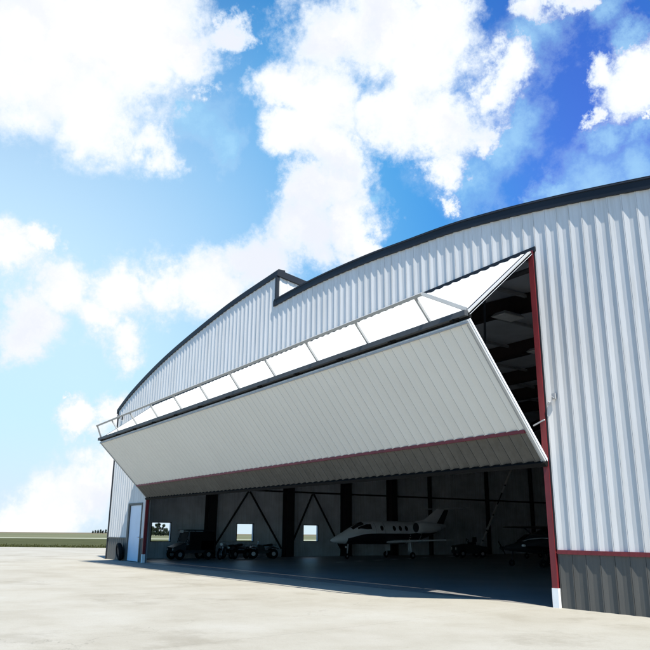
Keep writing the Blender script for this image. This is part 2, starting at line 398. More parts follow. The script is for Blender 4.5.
ribbed(wm_, XC, -11.405, hz_, zw, facade)
ribbed(wm_, -11.405, XR, lambda u: WT, zw, facade)
hb(wm_, 'front_wall', M['white'], fix=False)
for a, b in ((XL, -40.25), (-38.12, -37.62), (-11.405, XR)):
    wn = MB(); ribbed(wn, a, b, lambda u: 0, lambda u: WT - 0.06, facade)
    hb(wn, 'wainscot', M['grey'], fix=False)
# liner behind the front wall
ln = MB()
for a, b, lo in ((XL, OL - 0.12, 0), (OL - 0.12, OR_ + 0.04, None), (OR_ + 0.04, XR, 0)):
    n = max(1, int((b - a) / 1.0))
    for i in range(n):
        x0 = a + (b - a) * i / n; x1 = a + (b - a) * (i + 1) / n
        l0, l1 = (hz_(x0), hz_(x1)) if lo is None else (0, 0)
        ln.quad((x0, D + 0.2, l0), (x1, D + 0.2, l1), (x1, D + 0.2, min(zl(x1), zr(x1)) - 0.3), (x0, D + 0.2, min(zl(x0), zr(x0)) - 0.3))
hb(ln, 'wall_liner', M['liner'])
# red trims above the wainscot
tr = MB()
tr.box(-11.405, D - 0.055, WT - 0.06, XR, D + 0.01, WT + 0.03)
hb(tr, 'red_trim', M['red'])
for a, b in ((-38.12, -37.66), (XL, -40.25)):
    tr = MB(); tr.box(a, D - 0.05, WT - 0.06, b, D + 0.01, WT + 0.0)
    hb(tr, 'base_flashing', M['grey'])
# jambs
for x0, x1, nm in ((OR_ - 0.2, OR_ - 0.045, 0), (OL - 0.12, OL - 0.03, 1)):
    j = MB(); j.box(x0, D - 0.07, 0.42, x1, D + (0.32 if nm == 0 else 0.08), hz_(x0) - 0.005)
    hb(j, 'red_jamb', M['red'])
    j = MB(); j.box(x0 + 0.006, D - 0.095, 0.0, x1 + 0.03, D + (0.3 if nm == 0 else 0.07), 0.415)
    hb(j, 'jamb_base', M['white2'])
j = MB(); j.box(OR_ - 0.043, D - 0.05, WT + 0.04, OR_ - 0.012, D - 0.0, OT - 0.1); hb(j, 'jamb_seal', M['black'])
j = MB(); j.loft([[(x, D - 0.062, hz_(x) - 0.05), (x, D - 0.062, hz_(x) + 0.08), (x, D + 0.3, hz_(x) + 0.08), (x, D + 0.3, hz_(x) - 0.05)] for x in (OL - 0.25, OR_ + 0.02)]); hb(j, 'header_flashing', M['black'])
# corner trim left
j = MB(); j.box(XL - 0.06, D - 0.06, 0, XL + 0.02, D + 0.05, zw(XL) + 0.05); hb(j, 'corner_trim', M['black'])
# fascia along the two arches
def fascia(fz, a, b, th, y0, y1, step=0.35, name='roof_fascia'):
    n = int((b - a) / step); rings = []
    for i in range(n + 1):
        x = a + (b - a) * i / n; z = fz(x)
        rings.append([(x, y0, z - th), (x, y0, z - 0.05), (x, y0 + 0.05, z), (x, y1, z), (x, y1, z - th)])
    m = MB(); m.loft(rings); return hb(m, name, M['black'])
fascia(zl, -43.62, XC + 0.10, 0.29, D - 0.068, D + 0.3)
fascia(zr, XC - 0.18, XR + 0.3, 0.275, D - 0.078, D + 0.296)
fascia(lambda x: zr(x) + 0.02, XC - 0.1, XR + 0.3, 0.07, D - 0.098, D - 0.0785, name='drip_edge')
# return wall where the higher left roof stops, and its trims
def zret(y): return zl(XC) - 0.17 * min(y - D, 4.2)
rw = MB()
def side(u, v, d): return (XC + d, u, v)
ribbed(rw, D + 0.02, 20, lambda u: 10.2, lambda u: zret(u) - 0.1, side)
hb(rw, 'return_wall', M['white'], fix=False)
j = MB(); j.box(XC - 0.04, D - 0.085, 10.5, XC + 0.07, D + 0.05, zl(XC) - 0.30); hb(j, 'return_corner_trim', M['black'])
j = MB(); j.bar((XC + 0.03, D - 0.06, zl(XC) - 0.15), (XC + 0.03, 18.4, zret(18.4) - 0.15), 0.16, 0.27); hb(j, 'return_fascia', M['black'])
# roof sheets
rf = MB()
def roof(fz, a, b, y0, y1, drop, step=0.6):
    n = int((b - a) / step)
    for i in range(n):
        x0 = a + (b - a) * i / n; x1 = a + (b - a) * (i + 1) / n
        rf.quad((x0, y0, fz(x0) - drop), (x1, y0, fz(x1) - drop), (x1, y1, fz(x1) - drop), (x0, y1, fz(x0) - drop))
roof(zr, XC, XR + 0.25, D + 0.29, YB + 0.4, 0.02)
n = 30
for i in range(n):
    x0 = -43.6 + (XC + 43.6) * i / n; x1 = -43.6 + (XC + 43.6) * (i + 1) / n
    for ya, yb_ in ((D + 0.29, D + 4.2), (D + 4.2, YB + 0.4)):
        da = 0.17 * min(ya - D, 4.2); db = 0.17 * min(yb_ - D, 4.2)
        rf.quad((x0, ya, zl(x0) - 0.02 - da * (x0 + 43.6) / 19), (x1, ya, zl(x1) - 0.02 - da * (x1 + 43.6) / 19), (x1, yb_, zl(x1) - 0.02 - db * (x1 + 43.6) / 19), (x0, yb_, zl(x0) - 0.02 - db * (x0 + 43.6) / 19))
hb(rf, 'roof', M['gal'])
# ceiling liner (ribbed look comes from real purlins)
def zc(x): return min(zl(x) - 0.35, zr(max(x, -24.7)) - 0.42, 10.36)
ce = MB()
n = 40
for i in range(n):
    x0 = XL + (XR - XL) * i / n; x1 = XL + (XR - XL) * (i + 1) / n
    ce.quad((x0, D + 0.21, zc(x0)), (x1, D + 0.21, zc(x1)), (x1, YB, zc(x1)), (x0, YB, zc(x0)))
hb(ce, 'ceiling', M['ceil'])
# side and rear walls
WIN = [(16.74, 17.93, 0.99, 2.05), (22.47, 23.64, 1.0, 2.05), (27.54, 28.68, 1.0, 2.02)]
sw = MB()
ys = [D + 0.22] + [v for w in WIN for v in w[:2]] + [YB]
X0, X1 = XL - 0.0, XL + 0.16
for i in range(len(ys) - 1):
    if i % 2 == 0: sw.box(X0, ys[i], 0, X1, ys[i + 1], 8.75)
    else:
        w = WIN[i // 2]
        sw.box(X0, ys[i], 0, X1, ys[i + 1], w[2]); sw.box(X0, ys[i], w[3], X1, ys[i + 1], 8.75)
hb(sw, 'side_wall', M['liner'])
sw = MB(); sw.box(XR - 0.16, D + 0.22, 0, XR, YB, 8.75); hb(sw, 'side_wall', M['liner'])
sw = MB(); sw.box(XL, YB, 0, XR, YB + 0.16, 10.7); hb(sw, 'rear_wall', M['liner'])
for (a, b, c, d) in WIN:
    f = MB(); t = 0.05
    x0, x1 = X1 - 0.06, X1 + 0.02
    f.box(x0, a - t, c - t, x1, b + t, c - 0.002); f.box(x0, a - t, d + 0.002, x1, b + t, d + t)
    f.box(x0, a - t, c - 0.002, x1, a - 0.002, d + 0.002); f.box(x0, b + 0.002, c - 0.002, x1, b + t, d + 0.002)
    hb(f, 'window_frame', M['steel'])
# floor slab (flush sheet 4 mm over the apron) and its dashed marking
fl = MB(); fl.quad((XL + 0.16, D + 0.05, 0.004), (XR - 0.16, D + 0.05, 0.004), (XR - 0.16, YB, 0.004), (XL + 0.16, YB, 0.004))
tag(fl.build('hangar_floor', M['floor'], fix=False), kind='structure')
mk = MB(); A = Vector((-34.2, 23.9, 0.009)); B = Vector((-40.6, 40.3, 0.009)); dd = (B - A).normalized(); sd = dd.cross(Vector((0, 0, 1)))
q = 0
while q < (B - A).length - 1:
    p0 = A + dd * q; p1 = A + dd * (q + random.uniform(0.7, 1.15)); mk.quad(p0 - sd * 0.2, p1 - sd * 0.2, p1 + sd * 0.2, p0 + sd * 0.2); q += 2.05
tag(mk.build('floor_marking', M['white2'], fix=False), kind='structure')
# columns, braces, girts, rafters
CY = [20.43, 26.12, 30.87, 35.04, 38.95, 45.2, 50.6]
for i, y in enumerate(CY):
    for side_ in (0, 1):
        x0 = X1 + 0.005 if side_ == 0 else XR - 0.16 - 0.5
        w = 0.56 if i < 4 else 0.16
        c = MB(); x1 = x0 + (0.62 if i < 4 else 0.3)
        # an H section: web and two flanges
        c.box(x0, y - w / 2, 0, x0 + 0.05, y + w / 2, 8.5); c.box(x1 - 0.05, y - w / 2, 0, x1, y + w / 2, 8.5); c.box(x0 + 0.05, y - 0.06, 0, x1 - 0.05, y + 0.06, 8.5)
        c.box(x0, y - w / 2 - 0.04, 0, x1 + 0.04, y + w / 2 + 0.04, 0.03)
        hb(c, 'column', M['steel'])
    r = MB(); n = 26
    for k in range(n):
        xa = XL + 0.2 + (XR - XL - 0.4) * k / n; xb = XL + 0.2 + (XR - XL - 0.4) * (k + 1) / n
        r.bar((xa, y, zc(xa) - 0.38), (xb, y, zc(xb) - 0.38), 0.05, 0.7); r.bar((xa, y, zc(xa) - 0.72), (xb, y, zc(xb) - 0.72), 0.3, 0.04)
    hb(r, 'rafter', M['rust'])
for (ya, yt, yb_) in ((20.75, 23.2, 25.75), (26.4, 28.2, 30.55)):
    for yy in (ya, yb_):
        b = MB(); b.bar((X1 + 0.12, yt + (0.06 if yy > yt else -0.06), 4.1), (X1 + 0.12, yy, 0.5), 0.09, 0.09); hb(b, 'brace', M['steel'])
b = MB(); b.box(X1 + 0.002, D + 0.3, 4.15, X1 + 0.1, YB, 4.25); hb(b, 'girt', M['steel'])
for x in range(-41, -6, 3):
    b = MB(); b.box(x - 0.05, D + 0.3, zc(x) - 0.2, x + 0.05, YB, zc(x) - 0.08); hb(b, 'purlin', M['gal'])
# walk door with frame, handle
dr = MB(); dr.box(-40.02, D + 0.02, 0.03, -38.24, D + 0.07, 2.90); sd_ = hb(dr, 'side_door', M['door'], bevel=0.006)
f = MB(); f.box(-40.25, D - 0.05, 0, -40.03, D + 0.1, 3.02); f.box(-38.23, D - 0.05, 0, -38.12, D + 0.1, 3.02); f.box(-40.03, D - 0.05, 2.91, -38.23, D + 0.1, 3.02)
hb(f, 'door_frame', M['greyd'])
hd = MB(); hd.tube([(-38.42, D + 0.02, 1.25), (-38.42, D - 0.05, 1.25), (-38.56, D - 0.05, 1.25)], 0.014, 8)
hd.v = [(x - OFF.x, y - OFF.y, z) for x, y, z in hd.v]; hd.build('door_handle', M['alu'], sd_)
# strap bracket and loose wire on the right wall
b = MB(); b.tube([(-11.34, D - 0.06, 4.58), (-11.28, D - 0.10, 4.66), (-11.20, D - 0.09, 4.60), (-11.16, D - 0.11, 4.76), (-11.12, D - 0.09, 4.72)], 0.014, 6); b.box(-11.2, D - 0.075, 4.70, -11.10, D - 0.036, 4.84)
hb(b, 'cable_bracket', M['gal'])

# ------------------------------------------------------------------ bifold door
Tz = 8.56; Ty = D - 0.12
def Mtop(x): t = (x - OL) / (OR_ - OL); return Vector((x, 11.40 + 0.33 * t, 6.10 + 0.43 * t))
def Mbot(x): t = (x - OL) / (OR_ - OL); return Vector((x, 11.40 + 0.33 * t, 5.93 + 0.42 * t))
def Top(x): return Vector((x, Ty, hz_(x) - 0.06))
def Bot(x): return Vector((x, D - 0.04, 3.18))
DL, DR = OL + 0.02, OR_ - 0.06
door = empty('bifold_door', None, None); door.parent = hangar; door.location = (0, 0, 0)
def db(mb, name, m, parent=None, **k):
    mb.v = [(x - OFF.x, y - OFF.y, z - OFF.z) for x, y, z in mb.v]
    return mb.build(name, m, parent or door, **k)
def panelfn(A, B):
    def fn(u, v, d):
        a = A(u); b = B(u); s = (b - a)
        nrm = Vector((0, -s.z, s.y)).normalized()
        if nrm.y > 0: nrm = -nrm
        p = a + s * v + nrm * d
        return tuple(p)
    return fn
up = MB(); fu = panelfn(Top, Mtop); ribbed(up, DL + 0.14, DR - 0.14, lambda u: 0.0, lambda u: 0.97, fu)
upper = db(up, 'upper_panel', M['panel'], fix=False)
lo = MB(); fl_ = panelfn(Mbot, Bot); RS = 0.752
ribbed(lo, DL + 0.12, DR - 0.12, lambda u: 0.02, lambda u: RS, lambda u, v, d: fl_(u, v, d * 1.4))
lower = db(lo, 'lower_panel', M['panel'], fix=False)
lg = MB(); ribbed(lg, DL + 0.12, DR - 0.12, lambda u: RS + 0.012, lambda u: 0.968, lambda u, v, d: fl_(u, v, d * 2.0)); db(lg, 'panel_wainscot', M['grey'], fix=False)
tr = MB()
for k in range(40):
    a = DL + 0.12 + (DR - DL - 0.24) * k / 40; b_ = DL + 0.12 + (DR - DL - 0.24) * (k + 1) / 40
    tr.bar(fl_(a, RS + 0.005, 0.035), fl_(b_, RS + 0.005, 0.035), 0.05, 0.08)
db(tr, 'panel_red_trim', M['red'])
def backing(A, B, name):
    m = MB(); f = panelfn(A, B)
    rs = []
    for k in range(61):
        x = DL + (DR - DL) * k / 60; rs.append([f(x, 0, -0.02), f(x, 1, -0.02), f(x, 1, -0.07), f(x, 0, -0.07)])
    m.loft(rs)
    return db(m, name, M['liner'])
backing(Top, Mtop, 'panel_backing'); backing(Mbot, Bot, 'panel_backing')
# edge channels
for x, s in ((DL + 0.05, 1), (DR - 0.05, -1)):
    e = MB(); e.bar(fu(x, 0.0, -0.02), fu(x, 1.0, -0.02), 0.08, 0.10, up=(1, 0, 0)); db(e, 'edge_channel', M['wframe'])
    e = MB(); e.bar(fu(x + s * 0.085, 0.0, 0.012), fu(x + s * 0.085, 0.97, 0.012), 0.03, 0.045, up=(1, 0, 0)); db(e, 'edge_seal', M['black'])
    e = MB(); e.bar(fl_(x, 0.0, 0.0), fl_(x, 1.0, 0.0), 0.07, 0.07, up=(1, 0, 0)); db(e, 'edge_channel', M['wframe'])
    e = MB(); e.bar(fl_(x + s * 0.06, 0.03, 0.008), fl_(x + s * 0.06, 0.98, 0.008), 0.04, 0.02, up=(1, 0, 0)); db(e, 'edge_seal', M['gal'])
# cleats along the hinge, bottom rail, seals
e = MB(); e.bar(fl_(DL, 0.012, 0.03), fl_(DR, 0.012, 0.03), 0.04, 0.045); db(e, 'top_rail', M['gal'])
e = MB(); e.bar(fl_(DL, 0.985, 0.015), fl_(DR, 0.985, 0.015), 0.16, 0.11, up=(0, -0.62, 0.78)); db(e, 'bottom_rail', M['rubber'])
e = MB(); e.bar((DL, (Mtop(DL).y + Mbot(DL).y) / 2 + 0.05, (Mtop(DL).z + Mbot(DL).z) / 2 + 0.03), (DR, (Mtop(DR).y + Mbot(DR).y) / 2 + 0.05, (Mtop(DR).z + Mbot(DR).z) / 2 + 0.03), 0.08, 0.13); db(e, 'hinge_seal', M['rubber'])
for k in range(12):
    e = MB()
    x = DL + 0.4 + (DR - DL - 0.8) * k / 11
    a = Mtop(x); b_ = Mbot(x); e.bar(a + Vector((0, -0.05, -0.03)), b_ + Vector((0, -0.05, 0.03)), 0.14, 0.03)
    e.tube([(x - 0.14, (a.y + b_.y) / 2 - 0.06, (a.z + b_.z) / 2), (x + 0.14, (a.y + b_.y) / 2 - 0.06, (a.z + b_.z) / 2)], 0.035, 8)
    db(e, 'hinge', M['rubber'])
# stiffening truss along the hinge, standing square to the upper panel
def Tr(x, r, along=0.0):
    a = Top(x); b = Mtop(x); s = (b - a).normalized(); n = Vector((0, -s.z, s.y))
    if n.y > 0: n = -n
    return b - s * (0.05 + along) + n * r
RH = 0.80
def rh(x): return 0.69 + 0.11 * (x - OL) / (OR_ - OL)
tb = MB(); tb.bar(Tr(DL, 0.06) - Vector((0, 0.07, 0.11)), Tr(DR, 0.06) - Vector((0, 0.07, 0.11)), 0.12, 0.13); db(tb, 'truss_base_beam', M['beam'])
XE = OR_ - 1.08
tb = MB(); tb.bar(Tr(DL + 0.42, rh(DL)), Tr(XE, rh(XE)), 0.08, 0.08, up=Tr(DL, 1) - Tr(DL, 0)); db(tb, 'truss_rail', M['tframe'])
tb = MB(); tb.bar(Tr(XE, rh(XE)), Tr(DR - 0.05, 0.05), 0.085, 0.085); db(tb, 'truss_diagonal', M['tframe'])
xs = [DL + 0.05] + [-12.75 - 2.452 * k for k in range(10)]
for x in xs:
    tb = MB(); tb.bar(Tr(x, 0.03), Tr(x + (0.42 if x < -37 else 0), rh(x) - 0.042), 0.06, 0.06, up=(1, 0, 0)); db(tb, 'truss_post', M['tframe'])
# lift straps and drum pipe behind the door
for x in (-13.6, -20, -26, -32, -36.6):
    s_ = MB(); s_.bar((x, D + 0.42, 8.5), (x, D + 0.10, 3.25), 0.01, 0.08, up=(1, 0, 0)); db(s_, 'lift_strap', M['black'])
s_ = MB(); s_.tube([(OL + 0.4, D + 0.45, 8.35), (OR_ - 0.5, D + 0.45, 8.35)], 0.07, 10); db(s_, 'drum_shaft', M['steel'])
s_ = MB(); s_.bar((OR_ - 0.42, D - 0.05, 4.14), (OR_ - 0.05, D - 0.085, 4.24), 0.03, 0.03); db(s_, 'strap_hook', M['wframe'])
s_ = MB(); s_.tube([(OR_ - 0.15, D - 0.13, 3.28), (OR_ - 0.15, D - 0.02, 3.28)], 0.07, 10); db(s_, 'guide_roller', M['wframe'])

# ------------------------------------------------------------------ things around the hangar
wl = empty('wall_lamp', 'small black wall lamp high at the left corner of the facade', 'lamp', (-42.55, D - 0.04, 8.05))
m = MB(); m.box(-0.09, -0.03, -0.12, 0.09, 0.0, 0.14); m.build('back_plate', M['black'], wl)
m = MB(); m.bar((0, 0, 0.08), (0, -0.22, 0.12), 0.05, 0.05); m.build('bracket', M['black'], wl)
m = MB(); m.tube([(0, -0.24, 0.16), (0, -0.26, -0.04)], [0.06, 0.13], 12); m.build('shade', M['black'], wl)
ty = empty('spare_wheel', 'black spare wheel leaning on the wall at the foot of the pale side door', 'wheel', (-40.62, D - 0.22, 0))
m = MB(); m.torus((0, 0, 0.48), (0.12, 1, 0.16), 0.35, 0.125, 28, 12); m.build('tyre', M['rubber'], ty, smooth=True)
m = MB(); q = Vector((0.12, 1, 0.16)).normalized(); c = Vector((0, 0, 0.48)); m.tube([c - q * 0.07, c + q * 0.07], 0.25, 20); m.build('rim', M['steel'], ty)

def ceil_light(x, y, z, label, grp='hanging hangar lamps'):
    r = empty('ceiling_light', label, 'lamp', (x, y, z), 0.0, grp)
    m = MB(); m.loft([[(-0.22, -0.4, 0.14), (0.22, -0.4, 0.14), (0.22, 0.4, 0.14), (-0.22, 0.4, 0.14)], [(-0.34, -0.55, 0), (0.34, -0.55, 0), (0.34, 0.55, 0), (-0.34, 0.55, 0)]]); m.build('housing', M['wframe'], r)
    m = MB(); m.box(-0.3, -0.5, -0.025, 0.3, 0.5, -0.002); m.build('diffuser', M['lamp'], r)
    for s in (-0.35, 0.35):
        m = MB(); m.tube([(0, s, 0.14), (0, s, 0.6)], 0.008, 5); m.build('suspension', M['steel'], r)
    return r
ceil_light(-17.2, 19.6, 9.15, 'large pale ceiling lamp seen in the open corner between door and red jamb')
ceil_light(-19.9, 24.6, 9.10, 'smaller pale ceiling lamp deeper in the hangar below the large one')

# slanted white pole
pl = empty('leaning_pole', 'thin white pole with dark bands leaning steeply against the left wall behind the parked planes', 'pole', (-42.6, 43.3, 0))
A = Vector((0, 0, 0)); B = Vector((-0.35, 4.9, 6.9))
def seg(a, b): return [A + (B - A) * a, A + (B - A) * b]
m = MB(); m.tube(seg(0, 1), 0.05, 8); m.build('shaft', M['steel'], pl)
for a, b in ((0.0, 0.14), (0.155, 0.25), (0.27, 0.43), (0.445, 0.56), (0.70, 0.78), (0.80, 0.99)):
    m = MB(); m.tube(seg(a, b), 0.085, 8); m.build('white_band', M['white2'], pl)

# ------------------------------------------------------------------ jet (nose towards -y, origin on the floor under the nose)
def ring(y, zc_, rx, rz, k=28, flat=1.0):
    out = []
    for j in range(k):
        a = 2 * math.pi * j / k; out.append((rx * math.cos(a), y, zc_ + rz * math.sin(a) * (flat if math.sin(a) < 0 else 1)))
    return out
def airfoil(mb, root, tip, cr, ct, tr_, tt, vertical=False):
    rings = []
    for P, c, t in ((root, cr, tr_), (tip, ct, tt)):
        r = []
        prof_ = [(0, 0), (0.04, 0.5), (0.25, 1), (0.6, 0.75), (1, 0.08), (1, -0.08), (0.6, -0.55), (0.25, -0.8), (0.04, -0.45)]
        for (s, h) in prof_:
            if vertical: r.append((P[0] + h * t, P[1] + s * c, P[2]))
            else: r.append((P[0], P[1] + s * c, P[2] + h * t))
        rings.append(r)
    mb.loft(rings)
FS = [(0.0, 1.10, 0.02, 0.02), (0.12, 1.11, 0.14, 0.11), (0.4, 1.15, 0.27, 0.21), (0.9, 1.24, 0.42, 0.34), (1.4, 1.36, 0.54, 0.47), (1.9, 1.50, 0.62, 0.60), (2.4, 1.58, 0.68, 0.69), (3.2, 1.60, 0.72, 0.72),
      (5.8, 1.60, 0.72, 0.72), (6.8, 1.66, 0.64, 0.63), (7.8, 1.80, 0.48, 0.46), (8.8, 1.95, 0.28, 0.28), (9.5, 2.04, 0.10, 0.12)]
def fz(y):
    for i in range(len(FS) - 1):
        if FS[i][0] <= y <= FS[i + 1][0]:
            t = (y - FS[i][0]) / (FS[i + 1][0] - FS[i][0]); return [FS[i][k] * (1 - t) + FS[i + 1][k] * t for k in (1, 2, 3)]
    return FS[-1][1:]
def jet(label):
    r = empty('business_jet', label, 'airplane', (-38.0, 26.15, 0))
    m = MB(); m.loft([ring(*f) for f in FS]); fus = m.build('fuselage', M['jetw'], r, smooth=True)
    def patch(name, mt, y0, y1, a0, a1, off=0.008, parent=fus, ny=6, na=6, shape=None):
        mb = MB()
        g = []
        for i in range(ny + 1):
            row = []
            y = y0 + (y1 - y0) * i / ny
            for j in range(na + 1):
                sa, sb = (a0, a1) if shape is None else shape(i / ny, a0, a1)
                a = math.radians(sa + (sb - sa) * j / na); zc_, rx, rz = fz(y)
                row.append((( rx + off) * math.cos(a), y, zc_ + (rz + off) * math.sin(a)))
            g.append(row)
        for i in range(ny):
            for j in range(na): mb.quad(g[i][j], g[i + 1][j], g[i + 1][j + 1], g[i][j + 1])
        return mb.build(name, mt, parent, smooth=True)
    # dark belly
    patch('dark_belly', M['jetd'], 1.0, 9.0, 185, 355, 0.006, ny=24, na=20)
    # windscreen: two halves each side
    for s in (1, -1):
        def sh(t, a0, a1, s=s): return (a0, a0 + (a1 - a0) * (0.25 + 0.75 * min(1, t * 1.6))) 
        if s == 1:
            patch('windscreen_pane', M['glass'], 1.45, 2.25, 84, 50, 0.012, shape=lambda t, a, b: (a, b)); patch('cockpit_window', M['glass'], 1.75, 2.7, 46, 17, 0.012, shape=lambda t, a, b: (a, a + (b - a) * min(1, 0.35 + t)))
        else:
            patch('windscreen_pane', M['glass'], 1.45, 2.25, 96, 130, 0.012); patch('cockpit_window', M['glass'], 1.75, 2.7, 134, 163, 0.012, shape=lambda t, a, b: (a, a + (b - a) * min(1, 0.35 + t)))
    ell = lambda t, a, b: ((a + b) / 2 - (b - a) / 2 * math.sqrt(max(0, 1 - (2 * t - 1) ** 2)) - 0.01, (a + b) / 2 + (b - a) / 2 * math.sqrt(max(0, 1 - (2 * t - 1) ** 2)) + 0.01)
    for y in (3.35, 4.35, 4.85, 5.35):
        patch('cabin_window', M['glass'], y, y + 0.26, 8, 34, 0.012, shape=ell, ny=8)
        patch('cabin_window', M['glass'], y, y + 0.26, 146, 172, 0.012, shape=ell, ny=8)
    # door outline
    for y in (3.0, 3.72):
        m = MB(); pts = []
        for a in range(-25, 56, 8):
            zc_, rx, rz = fz(y); pts.append(((rx + 0.004) * math.cos(math.radians(a)), y, zc_ + (rz + 0.004) * math.sin(math.radians(a))))
        m.tube(pts, 0.008, 4); m.build('cabin_door_seam', M['jetd'], fus)
    for s in (1, -1):
        m = MB(); airfoil(m, (s * 0.3, 4.0, 1.02), (s * 5.0, 4.75, 1.20), 1.75, 0.75, 0.12, 0.04); w = m.build('wing', M['jetw'], r, smooth=True)
        m = MB(); m.box(min(s * 5.0, s * 5.06), 4.78, 1.17, max(s * 5.0, s * 5.06), 5.0, 1.23); m.build('tip_light', M['white2'], w)
        m = MB(); airfoil(m, (0, 8.75, 3.17), (s * 2.15, 9.35, 3.22), 1.0, 0.55, 0.05, 0.025); m.build('tailplane', M['jetw'], r, smooth=True)
        # engine: nacelle with dark intake and a pylon
        cx_, cz_ = s * 1.08, 1.92
        m = MB(); rr = [(5.95, 0.30), (6.0, 0.345), (6.4, 0.375), (7.1, 0.36), (7.7, 0.27), (8.0, 0.20)]
        m.loft([[(cx_ + q[1] * math.cos(2 * math.pi * j / 20), q[0], cz_ + q[1] * math.sin(2 * math.pi * j / 20)) for j in range(20)] for q in rr], caps=False)
        nac = m.build('engine_nacelle', M['jetw'], r, smooth=True)
        m = MB(); m.loft([[(cx_ + q[1] * math.cos(2 * math.pi * j / 20), q[0], cz_ + q[1] * math.sin(2 * math.pi * j / 20)) for j in range(20)] for q in ((5.953, 0.295), (6.25, 0.26))]); m.build('engine_intake', M['jetd'], nac)
        m = MB(); m.tube([(cx_, 7.6, cz_), (cx_, 8.05, cz_)], [0.19, 0.15], 16); m.build('exhaust', M['jetd'], nac)
        m = MB(); m.box(min(s * 0.45, s * 0.8), 6.4, cz_ - 0.05, max(s * 0.45, s * 0.8), 7.5, cz_ + 0.05); m.build('pylon', M['jetw'], nac)
        # main gear
        m = MB(); m.tube([(s * 1.25, 5.35, 1.0), (s * 1.25, 5.4, 0.22)], 0.05, 8); g = m.build('landing_gear', M['alu'], r)
        m = MB(); m.torus((s * 1.33, 5.4, 0.215), (1, 0, 0), 0.14, 0.075, 20, 8); m.build('tyre', M['rubber'], g, smooth=True)
        m = MB(); m.tube([(s * 1.30, 5.4, 0.215), (s * 1.37, 5.4, 0.215)], 0.1, 12); m.build('rim', M['alu'], g)
        m = MB(); m.box(s * 1.16 - 0.01, 5.2, 0.45, s * 1.16 + 0.01, 5.6, 1.0); m.build('gear_door', M['jetw'], g)
    m = MB(); m.tube([(0, 1.35, 1.0), (0, 1.25, 0.2)], 0.04, 8); g = m.build('nose_gear', M['alu'], r)
    m = MB(); m.torus((0, 1.25, 0.175), (1, 0, 0), 0.11, 0.06, 20, 8); m.build('tyre', M['rubber'], g, smooth=True)
    m = MB(); m.tube([(-0.03, 1.25, 0.175), (0.03, 1.25, 0.175)], 0.09, 12); m.build('rim', M['alu'], g)
    m = MB(); m.tube([(0, 1.20, 0.72), (0, 1.14, 0.72)], 0.06, 12); m.build('taxi_light', M['white2'], g)
    # swept fin with a dorsal fillet and dark rudder
    m = MB(); airfoil(m, (0, 7.0, 2.05), (0, 8.75, 3.15), 2.0, 0.95, 0.07, 0.045, True); m.build('fin', M['jetw'], r, smooth=True)
    m = MB(); airfoil(m, (0, 8.62, 2.1), (0, 9.45, 3.12), 0.72, 0.42, 0.075, 0.05, True); m.build('rudder', M['jetd'], r, smooth=True)
    m = MB(); airfoil(m, (0, 5.9, 2.2), (0, 7.6, 2.45), 2.0, 0.6, 0.05, 0.04, True); m.build('dorsal_fillet', M['jetw'], r, smooth=True)
    return r
jet('small pale twin engined jet with dark belly and T tail, parked nose outward')

